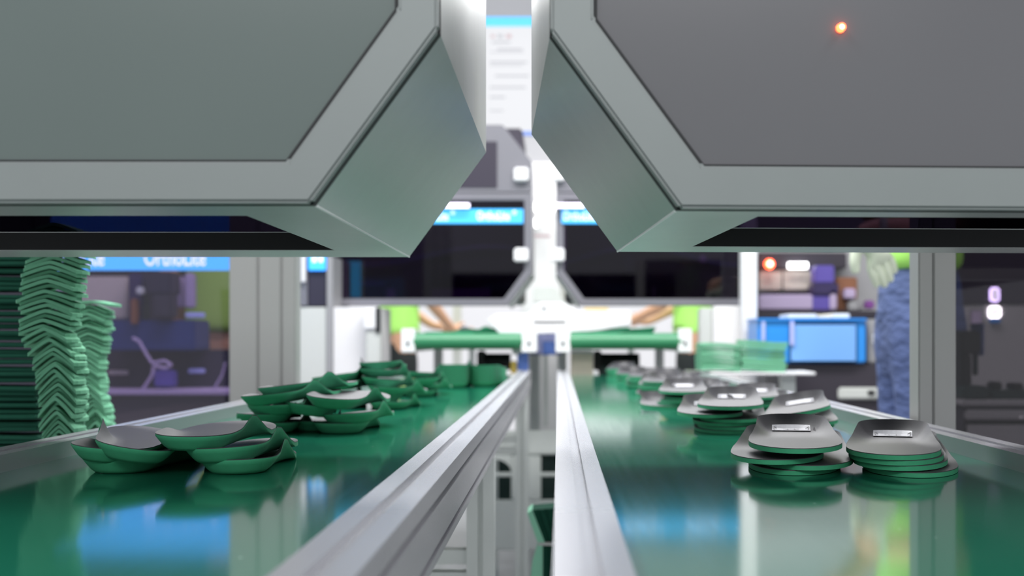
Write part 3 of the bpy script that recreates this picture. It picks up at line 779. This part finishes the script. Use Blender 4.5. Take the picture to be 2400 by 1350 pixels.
Yw = 5.0
o = thing('side_cabinet', (0, Yw, 0), 'white machine cabinet with dark upper window left of the far roller', 'cabinet')
def cbx(nm, x0, x1, y0, y1, m, d0=0.0, d=.4, par=o):
    a = pt(x0, y1, Yw); b = pt(x1, y0, Yw)
    return MB().box(a.x, b.x, d0, d0 + d, a.z if y1 < 1200 else FLOOR, b.z).build(nm, m, par, bevel=.003)
cbx('door_panel', 781, 884, 720, 1300, 'cabinet_white')
cbx('stile', 766, 780, 600, 1300, 'cabinet_grey', -.006)
cbx('side_panel', 693, 765, 720, 1300, 'plastic_grey', .004)
cbx('window_frame', 693, 720, 500, 718, 'frame_dark', .0)
cbx('upper_window', 721, 765, 500, 718, 'dark_machine', .01)
h_ = cbx('handle', 708, 717, 560, 662, 'plastic_white', -.02, .02)
small('light_box_sign', 'short blue lit sign in the dark upper window of the white cabinet', 'sign', [('sign_panel', 722, 764, 598, 634, .006, 'sign_blue'), ('lettering', 732, 741, 598, 614, .002, 'sign_white', -.002), ('lettering', 748, 756, 598, 614, .002, 'sign_white', -.002)], 4.992, 'blue light box signs')
small('nozzle_bracket', 'white bracket with dark hose beside the white cabinet', 'bracket', [('bracket_body', 852, 880, 722, 772, .05, 'plastic_white'), ('hose', 880, 890, 720, 780, .03, 'black_plastic'), ('lower_plate', 856, 892, 775, 900, .05, 'plastic_grey', .01)], 4.93)

# ================================================================== BEHIND THE LEFT WINDOW
brand_band('blue lit sign with white lettering behind the left window', 120, 540, 492, 633, 3.9, [(410, 606), (172, 606)], .056, br='_bright', posts=(122, 541))
Ym = 4.5
o = small('press_machine', 'dark press machine with navy panel behind the left window', 'machine', [
    ('base_cabinet', 120, 536, 925, 1400, .5, 'dark_cabinet'), ('table_edge', 110, 538, 915, 926, .52, 'lilac', -.02),
    ('back_housing', 110, 536, 820, 916, .2, 'dark_machine', .25), ('navy_panel', 255, 456, 750, 822, .2, 'blue_deep', .1),
    ('beige_panel', 180, 298, 648, 748, .05, 'beige', .2), ('column', 300, 332, 640, 752, .1, 'purple_dark', .12),
    ('head', 340, 400, 636, 690, .12, 'dark_machine', .08), ('bottle', 372, 424, 648, 720, .06, 'lilac', .22), ('bottle', 432, 452, 640, 722, .05, 'lilac', .2),
    ('clamp', 358, 402, 690, 745, .08, 'dark_cabinet', .05), ('name_plate', 434, 480, 733, 745, .01, 'blue_strip', .03), ('name_plate', 440, 480, 864, 875, .01, 'blue_strip', .2),
    ('junction_box', 360, 406, 868, 908, .06, 'purple', .1), ('sensor', 318, 334, 672, 690, .04, 'plastic_grey', .06), ('orange_post', 305, 318, 700, 760, .04, 'orange_brown', .05), ('label_plate', 252, 300, 868, 878, .01, 'beige', .2)], Ym)
cab = MB()
P = lambda x, y, d=.05: (pt(x, y, Ym).x, d, pt(x, y, Ym).z)
cab.tube([P(300, 792), P(315, 800), P(332, 830), P(346, 852), P(375, 846), P(392, 856), P(378, 864), P(350, 858), P(346, 880), P(330, 905), P(316, 924)], .006)
cab.tube([P(520, 850), P(512, 880), P(500, 900), P(490, 918)], .004)
cab.build('cable', 'lilac', o)
small('back_partition', 'dark partition closing off the hall behind the left press machine', 'partition', [('partition_panel', -400, 700, 300, 1300, .05, 'dark_machine'), ('partition_rail', -400, 700, 640, 650, .02, 'dark_cabinet', -.03)], 5.95)

# ================================================================== RIGHT BACKGROUND
o = thing('white_post', (0, 4.9, 0), 'bright white upright post right of the far doors', 'post')
MB().box(pt(1739, 0, 4.9).x, pt(1775, 0, 4.9).x, 0, .08, FLOOR, 1.0).build('post_profile', 'post_white', o, bevel=.004)
MB().box(pt(1741, 0, 4.9).x - .02, pt(1775, 0, 4.9).x + .02, -.02, .10, FLOOR, FLOOR + .012).build('foot_plate', 'plastic_grey', o)
small('white_partition', 'white sheet panel low beside the bright white post', 'panel', [('sheet', 1672, 1738, 717, 1290, .05, 'post_white'), ('return_sheet', 1640, 1671, 722, 1290, .08, 'plastic_grey', .02)], 5.0)
Yb = 4.62
o = small('blue_tote', 'large blue tote with two pale strips right of the white post', 'tote', [
    ('tote_body', 1776, 2030, 750, 851, .25, 'blue_bin', .006), ('pale_facet', 1850, 2010, 757, 850, .012, 'blue_pale', -.002),
    ('strip', 1785, 1794, 752, 800, .008, 'blue_strip', -.003), ('strip', 1852, 1862, 752, 810, .008, 'blue_strip', -.011), ('rim', 1774, 2032, 746, 752, .26, 'blue_bin', -.004)], Yb)
small('paper_pad', 'white papers lying along the top of the blue tote', 'papers', [('sheet_pile', 1848, 1915, 736, 746, .2, 'plastic_white'), ('sheet_pile', 1917, 1950, 738, 746, .2, 'cream', .01), ('sheet_pile', 1952, 1992, 735, 746, .2, 'plastic_white')], Yb + .05)
o = small('tool_cabinet', 'dark tool cabinet with pale handle plate under the blue tote', 'cabinet', [
    ('cabinet_body', 1846, 2240, 853, 1420, .5, 'dark_cabinet'), ('handle_plate', 1965, 2060, 908, 936, .015, 'plastic_grey', -.016), ('lock', 2034, 2051, 915, 926, .004, 'bolt', -.021), ('grey_side', 2034, 2100, 748, 852, .4, 'cabinet_grey', .02), ('side_switch', 2046, 2056, 782, 806, .01, 'plastic_white', .008)], Yb + .02)
Yk = 5.5
o = small('assembly_machine', 'grey assembly machine with purple unit and red lamp behind the blue tote', 'machine', [
    ('back_wall', 1760, 2330, 480, 1250, .1, 'cabinet_grey', .3), ('dark_beam', 1776, 1985, 592, 630, .08, 'dark_cabinet', .18), ('beige_board', 1780, 1914, 632, 680, .04, 'beige', .2),
    ('lower_unit', 1780, 1905, 690, 726, .2, 'lilac', .05), ('bench_top', 1770, 2100, 728, 748, .25, 'dark_cabinet', .0),
    ('purple_unit', 1910, 1956, 622, 664, .1, 'purple', .06), ('unit_clamp', 1906, 1966, 664, 692, .12, 'purple_dark', .05), ('unit_base', 1900, 1950, 692, 728, .1, 'purple', .06),
    ('bracket', 1945, 1962, 678, 726, .08, 'lilac', .05), ('brown_arm', 1960, 2010, 650, 728, .05, 'orange_brown', .12), ('nozzle', 1980, 2006, 676, 700, .06, 'lilac', .06), ('nozzle', 1990, 2012, 706, 728, .06, 'cabinet_grey', .05),
    ('red_part', 2030, 2050, 704, 724, .05, 'plum', .06), ('grey_block', 1994, 2026, 700, 726, .08, 'cabinet_grey', .1), ('wire', 1833, 1836, 630, 690, .006, 'black_plastic', .15), ('plug', 1822, 1842, 680, 700, .04, 'black_plastic', .12)], Yk)
pz = pt(1815, 615, Yk)
ico = bpy.data.meshes.new('lamp'); bm = bmesh.new(); bmesh.ops.create_uvsphere(bm, u_segments=16, v_segments=10, radius=.022); bm.to_mesh(ico); bm.free()
lm = link('signal_lamp', ico, 'led_red', o); lm.location = (pz.x, .13, pz.z); lm['label'] = 'glowing red signal lamp'
core = MB().cyl((pz.x, .105, pz.z), (pz.x, .112, pz.z), .009, .012).build('lamp_core', 'led_core', o)
a = pt(1862, 618, Yk); b = pt(1908, 618, Yk)
MB().cyl((a.x, .15, a.z), (b.x, .15, b.z), .014, n=14).build('strip_light', 'lamp_white', o)

# folded foam bundles on a white tray
Yt = 4.35
o = thing('tray_table', (0, Yt, 0), 'white tray on a slim stand beside the right rail', 'tray')
a = pt(1908, 897, Yt); b = pt(1915, 883, Yt); a = Vector((.512, 0, .0095)); b.z = .0195
MB().box(a.x, b.x, 0, .25, a.z, b.z).build('tray', 'plastic_white', o, bevel=.005)
MB().box((a.x + b.x) / 2 + .08, (a.x + b.x) / 2 + .13, .1, .15, FLOOR, a.z).build('stand', 'leg_grey', o)
MB().box((a.x + b.x) / 2, (a.x + b.x) / 2 + .2, .02, .25, FLOOR, FLOOR + .02).build('stand_base', 'leg_grey', o)
zt0 = b.z
def wavy(wd, T, Ly, ph):
    n = 10; vs = []
    for y in (0, Ly):
        for tt in (0, 1):
            for i in range(n + 1): vs.append((wd * i / n, y, tt * T + .004 * math.sin(ph + i / n * 3.4)))
    q = n + 1; fs = []
    for i in range(n):
        fs += [(i, i + 1, q + i + 1, q + i), (2 * q + i, 3 * q + i, 3 * q + i + 1, 2 * q + i + 1), (i, 2 * q + i, 2 * q + i + 1, i + 1), (q + i, q + i + 1, 3 * q + i + 1, 3 * q + i)]
    fs += [(0, q, 3 * q, 2 * q), (n, 2 * q + n, 3 * q + n, q + n)]
    me = MB().add(vs, fs).mesh('sheet', True); me.materials.append(M['foam_pale']); return me
wa, wb_ = wavy(.134, .0128, .19, .4), wavy(.150, .0128, .19, 1.6)
for c, (me, xp, n, lab) in enumerate(((wa, 1647, 6, 'left'), (wb_, 1742, 7, 'right'))):
    X = (xp - PX) * Yt / F
    for k in range(n):
        s_ = link('folded_foam', me); s_.location = (X + rnd.uniform(-.005, .005), Yt + .02 + rnd.uniform(-.006, .006), zt0 + .0045 + k * (.0158 if c == 0 else .0147))
        tag(s_, 'folded green foam sheet, %s of the %s bundle on the white tray' % (ORD[n - 1 - k], lab), 'foam sheet', 'folded foam bundles on the tray')

# behind the smoked window on the right
Yd = 3.3
small('drawer_cabinet', 'dark drawer cabinet behind the smoked window', 'cabinet', [
    ('cabinet_body', 2262, 2560, 952, 1500, .16, 'dark_cabinet', .01), ('worktop', 2256, 2560, 938, 952, .18, 'cabinet_grey'), ('drawer_front', 2262, 2560, 960, 985, .012, 'cabinet_grey', -.004), ('drawer_front', 2262, 2560, 990, 1100, .012, 'cabinet_grey', -.004), ('knob', 2392, 2398, 975, 982, .01, 'plastic_white', -.015)], Yd)
small('bench_machine', 'dark bench machine standing on the drawer cabinet', 'machine', [
    ('machine_base', 2258, 2320, 905, 937, .12, 'dark_green', .02), ('machine_arm', 2252, 2300, 775, 830, .08, 'black_plastic', .04), ('machine_column', 2254, 2278, 828, 906, .07, 'black_plastic', .05), ('needle_bar', 2284, 2293, 828, 880, .02, 'dark_green', .06)], Yd)
small('mould_tray', 'dark green mould tray at the right end of the drawer cabinet', 'tray', [('tray_body', 2324, 2460, 915, 937.5, .12, 'dark_green', .03), ('mould', 2330, 2350, 895, 915, .06, 'black_plastic', .05), ('mould', 2375, 2400, 898, 915, .06, 'black_plastic', .05)], Yd)
small('rear_screen', 'grey rear panel with small lit windows behind the bench machine', 'panel', [
    ('panel_sheet', 2215, 2700, 715, 1400, .05, 'cabinet_grey', .0), ('upper_sheet', 2215, 2700, 350, 714, .05, 'dark_machine', .0), ('lit_window', 2321, 2344, 674, 707, .01, 'lamp_lilac', -.012), ('lit_window', 2318, 2347, 718, 745, .01, 'lamp_white', -.012), ('blue_window', 2320, 2346, 746, 757, .01, 'blue_bin', -.012), ('lit_window', 2243, 2258, 725, 762, .01, 'lamp_lilac', -.012), ('paper', 2275, 2302, 728, 772, .004, 'lilac', -.006)], 4.3)

# ================================================================== FAR CENTRE: big white screen, lamps
Ys = 9.0
o = thing('display_screen', (0, Ys, 0), 'large white lit display screen with blue header above the gap', 'screen')
def scr(nm, x0, x1, y0, y1, m, d0, d=.004):
    a = pt(x0, y1, Ys); b = pt(x1, y0, Ys)
    return MB().box(a.x, b.x, d0, d0 + d, a.z, b.z).build(nm, m, o)
scr('screen_panel', 1060, 1330, 40, 308, 'screen_white', 0, .04)
scr('header_band', 1060, 1330, 40, 62, 'sign_blue', -.004)
scr('lower_rule', 1060, 1330, 308, 316, 'blue_label', -.004, .05)
for (x0, x1, y0, y1, m) in ((1150, 1160, 82, 88, 'screen_pink'), (1167, 1178, 81, 89, 'screen_grey'), (1186, 1199, 81, 89, 'screen_pink'), (1153, 1196, 97, 101, 'screen_grey'), (1165, 1225, 114, 118, 'screen_grey'), (1148, 1228, 121, 123, 'screen_grey'),
                            (1148, 1236, 144, 148, 'screen_grey'), (1148, 1225, 152, 154, 'screen_grey'), (1160, 1240, 176, 180, 'screen_grey'), (1148, 1232, 203, 207, 'screen_grey'), (1148, 1184, 226, 230, 'screen_grey'), (1148, 1180, 258, 261, 'screen_grey')):
    scr('text_line', x0, x1, y0, y1, m, -.003)
for sx in (1070, 1320):
    a = pt(sx, 0, Ys).x
    MB().box(a - .03, a + .03, .041, .10, FLOOR, pt(0, 40, Ys).z).build('stand_leg', 'plastic_grey', o)
for (x0, x1, y0, lab) in ((1228, 1300, 485, 'longer glowing white tube lamp in the bright gap'), (1226, 1260, 523, 'shorter glowing white tube lamp in the bright gap')):
    Yv = 7.6
    o = thing('tube_lamp', (0, Yv, 0), lab, 'lamp', 'tube lamps in the gap')
    a = pt(x0, y0, Yv); b = pt(x1, y0, Yv)
    MB().cyl((a.x, 0, a.z), (b.x, 0, b.z), .024, n=16).build('tube', 'lamp_white', o)
    MB().box(a.x, b.x, .02, .06, a.z - .012, a.z + .03).build('lamp_holder', 'plastic_white', o)
o = thing('white_column', (0, 7.7, 0), 'white column carrying the tube lamps in the gap', 'column')
MB().box(pt(1222, 0, 7.7).x, pt(1312, 0, 7.7).x, 0, .2, FLOOR, pt(0, 380, 7.7).z).build('column_shaft', 'post_white', o, bevel=.01)
MB().box(pt(1222, 0, 7.7).x, pt(1290, 0, 7.7).x, -.002, 0, pt(0, 556, 7.7).z, pt(0, 550, 7.7).z).build('joint', 'screen_pink', o)

# ================================================================== BETWEEN THE CONVEYORS, LOW DOWN
Yp = 4.9
o = small('lower_guard', 'pale sheet guard with dark openings low between the conveyors', 'guard', [
    ('guard_sheet', 1120, 1340, 1010, 1066, .02, 'leg_grey'), ('guard_sheet', 1120, 1340, 1172, 1290, .02, 'leg_grey'), ('stile', 1198, 1268, 1066, 1172, .02, 'leg_grey', .0005), ('rail', 1120, 1340, 1108, 1117, .015, 'leg_grey', .003)], Yp)
arch = [(1122, 1066), (1198, 1066), (1198, 1105)] + [(1198 - 46 * (1 - math.cos(t)), 1105 - 30 * math.sin(t)) for t in [i * .26 for i in range(1, 7)]] + [(1122, 1076)]
MB().prism(poly_at(arch, Yp), .001, .019).build('arch_sheet', 'leg_grey', o)
small('storage_bin', 'dark green storage bin behind the pale guard', 'bin', [('bin_body', 1110, 1345, 1070, 1210, .3, 'dark_green'), ('bin_rim', 1105, 1350, 1062, 1072, .32, 'dark_green', -.01)], Yp + .25)
Yq = 2.62
o = thing('foam_bundle', (0, Yq, 0), 'bundle of dark green foam sheets with pale edges low in the gap', 'foam bundle')
for k in range(7):
    dx = 9 * k
    MB().prism(poly_at([(1247 + dx, 1196 - .8 * dx / 9), (1256 + dx, 1195 - .8 * dx / 9), (1283 + dx * .85, 1269), (1276 + dx * .85, 1270)], Yq), .004 * (k % 2), .09).build('sheet', 'foam_dark', o)
    MB().prism(poly_at([(1273 + dx, 1279), (1281.4 + dx, 1279), (1281.4 + dx, 1420), (1273 + dx, 1420)], Yq), .004 * (k % 2), .09).build('sheet', 'foam_dark', o)
MB().prism(poly_at([(1236, 1203), (1247, 1194), (1277, 1271), (1262, 1276)], Yq), -.004, .09).build('pale_edge', 'foam_mint', o)
MB().prism(poly_at([(1262, 1277), (1272, 1279), (1272, 1420), (1236, 1420), (1246, 1330)], Yq), -.004, .09).build('pale_edge', 'foam_mint', o)
MB().prism(poly_at([(1262, 1271), (1338, 1271), (1338, 1278), (1262, 1278)], Yq), -.005, .09).build('binding_strip', 'plastic_grey', o)
st = pt(1300, 1420, Yq).z
tbm = thing('low_shelf', (0, Yq, 0), 'low grey shelf under the foam bundle between the conveyors', 'shelf')
MB().box(-.085, .25, -.05, .16, st - .02, st).build('shelf_board', 'leg_grey', tbm)
for sx in (-.07, .22):
    MB().box(sx - .015, sx + .015, .02, .06, FLOOR, st - .02).build('leg', 'leg_grey', tbm)

# ================================================================== PEOPLE
def skinned(name, verts, edges, radii, m, parent, sub=2, root=0):
    me = bpy.data.meshes.new(name)
    bm = bmesh.new(); sl = bm.verts.layers.skin.verify()
    bv = []
    for i, v in enumerate(verts):
        x = bm.verts.new(v); r = radii[i]
        x[sl].radius = r if isinstance(r, tuple) else (r, r)
        x[sl].use_root = (i == root)
        bv.append(x)
    for a, b in edges: bm.edges.new((bv[a], bv[b]))
    bm.to_mesh(me); bm.free()
    t = bpy.data.objects.new('tmp', me); C.objects.link(t)
    sk = t.modifiers.new('s', 'SKIN'); sk.use_smooth_shade = True
    sb = t.modifiers.new('d', 'SUBSURF'); sb.levels = sub; sb.render_levels = sub
    dg = bpy.context.evaluated_depsgraph_get(); dg.update()
    out = bpy.data.meshes.new_from_object(t.evaluated_get(dg))
    bpy.data.objects.remove(t)
    out.materials.clear()
    o = link(name, out, m, parent, True)
    return o
def hand_chain(w, d, side, s=1.0):
    """palm and five fingers from the wrist w along direction d; side = direction of the thumb"""
    d = Vector(d).normalized(); sd = Vector(side); sd = (sd - d * sd.dot(d)).normalized(); nrm = d.cross(sd)
    V = [Vector(w)]; E = []; Rr = [.026 * s]
    V.append(V[0] + d * .045 * s); Rr.append((.036 * s, .018 * s)); E.append((0, 1))
    V.append(V[0] + d * .085 * s); Rr.append((.034 * s, .016 * s)); E.append((1, 2))
    for k, (off, ln) in enumerate(((.028, .066), (.010, .076), (-.009, .070), (-.027, .054))):
        b = V[2] + sd * off * s; n0 = len(V)
        V += [b + d * .012 * s, b + d * ln * .55 * s + nrm * .008 * s, b + d * ln * s + nrm * .026 * s]
        Rr += [.0095 * s, .009 * s, .0075 * s]; E += [(2, n0), (n0, n0 + 1), (n0 + 1, n0 + 2)]
    n0 = len(V)
    V += [V[1] + sd * .036 * s - d * .01 * s, V[1] + sd * .058 * s + d * .022 * s, V[1] + sd * .066 * s + d * .05 * s + nrm * .01]
    Rr += [.013 * s, .0105 * s, .0085 * s]; E += [(1, n0), (n0, n0 + 1), (n0 + 1, n0 + 2)]
    return V, E, Rr
def person(label, X, Y, rz, arms, shirt, trousers, glove=None, sc=1.0, lean=0.0, hem=.95, slim=1.0):
    """local frame: +y is where the person faces, feet on the floor; arms = ((elbow), (wrist), (hand dir)) for left(-x) and right(+x)"""
    o = thing('person', (X, Y, FLOOR), label, 'person', 'people at work in the hall', rz)
    o.scale = (sc, sc, sc)
    l = lean
    V = [(0, 0, .96), (0, l * .3, 1.10), (0, l * .7, 1.28), (0, l, 1.44), (0, l + .01, 1.53), (0, l + .03, 1.60), (0, l + .04, 1.70)]
    E = [(0, 1), (1, 2), (2, 3), (3, 4), (4, 5), (5, 6)]
    Rr = [(.155, .115), (.140, .105), (.155, .115), (.150, .095), .055, (.078, .092), (.072, .086)]
    n = len(V)
    V += [(0, l + .135, 1.615)]; E += [(5, n)]; Rr += [.013]                      # nose
    for s in (-1, 1):
        n = len(V); V += [(s * .088, l + .025, 1.625)]; E += [(5, n)]; Rr += [.014]  # ear
    for s in (-1, 1):
        n = len(V)
        V += [(s * .09, 0, .88), (s * .10, .01, .50), (s * .105, -.02, .09), (s * .115, .12, .04)]
        E += [(0, n), (n, n + 1), (n + 1, n + 2), (n + 2, n + 3)]; Rr += [.088, .060, .042, (.042, .03)]
    for s, (el, wr, hd) in zip((-1, 1), arms):
        n = len(V)
        V += [(s * .175, l, 1.42), el, wr]; E += [(3, n), (n, n + 1), (n + 1, n + 2)]; Rr += [.062, .045, .030]
        hv, he, hr = hand_chain(wr, hd, (0, 1, -.2) if glove and s < 0 else (-s * .3, .8, .5))
        b = len(V) - 1
        V += [tuple(v) for v in hv[1:]]; Rr += hr[1:]
        E += [(b if a == 0 else b + a, b + c) for a, c in he]
        if glove and s < 0:
            gv, ge, gr = hand_chain(wr, hd, (-s * .3, .8, .5), 1.0)
            gv, ge, gr = hand_chain(wr, hd, (0, 1, -.2), 1.05)
            gr = [tuple(q * 1.35 for q in r) if isinstance(r, tuple) else r * 1.35 for r in gr]
            cuff = Vector(wr) - (Vector(wr) - Vector(el)).normalized() * .07
            gv.append(cuff); gr.append(.040); ge.append((0, len(gv) - 1))
            skinned('work_glove', [tuple(v) for v in gv], ge, gr, glove, o)
    sq = lambda rr: [(r[0], r[1] * slim) if isinstance(r, tuple) and r[0] > .12 else r for r in rr]
    skinned('body', V, E, sq(Rr), 'skin', o)
    # eyes, mouth and hair
    for s in (-1, 1):
        e = bpy.data.meshes.new('eye'); bm = bmesh.new(); bmesh.ops.create_uvsphere(bm, u_segments=10, v_segments=8, radius=.012); bm.to_mesh(e); bm.free()
        q = link('eye', e, 'hair', o); q.location = (s * .032, l + .105, 1.645)
    MB().box(-.024, .024, l + .108, l + .118, 1.562, 1.570).build('mouth', 'plum', o, bevel=.003)
    skinned('hair', [(0, l - .01, 1.62), (0, l + .0, 1.70), (0, l + .03, 1.755), (0, l + .075, 1.735)], [(0, 1), (1, 2), (2, 3)], [(.092, .07), (.095, .08), (.07, .06), .045], 'hair', o)
    # shirt
    hm = hem
    SV = [(0, 0, hm), (0, 0, hm + .04), (0, l * .3, hm + .13), (0, l * .7, 1.30), (0, l, 1.43), (0, l + .01, 1.49)]
    SE = [(0, 1), (1, 2), (2, 3), (3, 4), (4, 5)]; SR = [(.165, .135), (.182, .150), (.176, .143), (.175, .135), (.165, .115), .065]
    for s, (el, wr, hd) in zip((-1, 1), arms):
        n = len(SV); e = Vector(el); sh_ = Vector((s * .175, l, 1.42)); mid = sh_.lerp(e, .85)
        SV += [tuple(sh_), tuple(mid)]; SE += [(4, n), (n, n + 1)]; SR += [.075, .062]
    skinned('shirt', SV, SE, sq(SR), shirt, o)
    # trousers
    TV = [(0, 0, .95), (0, 0, 1.03), (0, 0, hem + .07)]; TE = [(0, 1), (1, 2)]; TR = [(.174, .140), (.172, .138), (.168, .136)]
    for s in (-1, 1):
        n = len(TV)
        TV += [(s * .092, 0, .84), (s * .10, .012, .52), (s * .105, -.015, .14)]; TE += [(0, n), (n, n + 1), (n + 1, n + 2)]; TR += [.105, .078, .068]
    tr = skinned('trousers', TV, TE, sq(TR), trousers, o, root=0)
    MB().box(-.05, .05, -.152, -.146, .86, .95).build('back_pocket', trousers, tr, bevel=.002).location = (-.075, .008, 0)
    if hem > 1:
        skinned('waist_belt', [(0, 0, 1.045), (0, 0, 1.075)], [(0, 1)], sq([(.178, .146), (.178, .146)]), 'belt_leather', tr, sub=1)
        MB().tube([(-.172, .015, 1.02), (-.186, .012, .90), (-.184, .012, .72), (-.178, .012, .50)], .0022, n=6).build('side_seam', 'jeans_seam', tr)
    for s in (-1, 1):
        MB().box(s * .115 - .045, s * .115 + .045, -.07, .19, 0, .075).build('shoe', 'black_plastic', o, bevel=.025, seg=3)
    return o
relax = lambda s: ((s * .24, -.02, 1.16), (s * .22, .16, .98), (0, .7, -.5))
person('person in neon green shirt and blue jeans with pale work glove behind the post', 1.058, 3.75, R(90),
       (((-.255, -.03, 1.19), (-.235, .215, 1.20), (0, -.50, -1)), ((.25, -.02, 1.20), (.17, .17, 1.36), (0, .6, .8))), 'hivis', 'jeans', 'glove', 1.03, hem=1.085, slim=.84)
person('person in neon green shirt and dark trousers left of the left far roller', -1.10, 8.85, R(-60),
       (((-.22, .10, 1.18), (-.12, .32, 1.02), (0, 1, -.2)), ((.22, .14, 1.18), (.10, .36, 1.0), (0, 1, -.2))), 'hivis', 'trousers_dark')
person('person in neon green shirt reaching left beyond the right far roller', 0.93, 8.85, R(70),
       (((-.20, .16, 1.16), (-.10, .40, 1.06), (0, 1, 0)), ((.22, .12, 1.18), (.12, .36, 1.05), (0, 1, 0))), 'hivis', 'trousers_dark')
person('person in green work vest standing behind the tinted left window', -1.42, 5.45, R(0),
       (relax(-1), relax(1)), 'hivis_dim', 'trousers_dark')

small('yellow_crate', 'small yellow crate seen under the right far door', 'crate', [('crate_body', 1372, 1424, 728, 742, .2, 'yellow'), ('crate_rim', 1370, 1426, 722, 729, .22, 'yellow', -.01), ('crate_stand', 1390, 1406, 742, 1113, .1, 'plastic_white', .05)], 8.8)
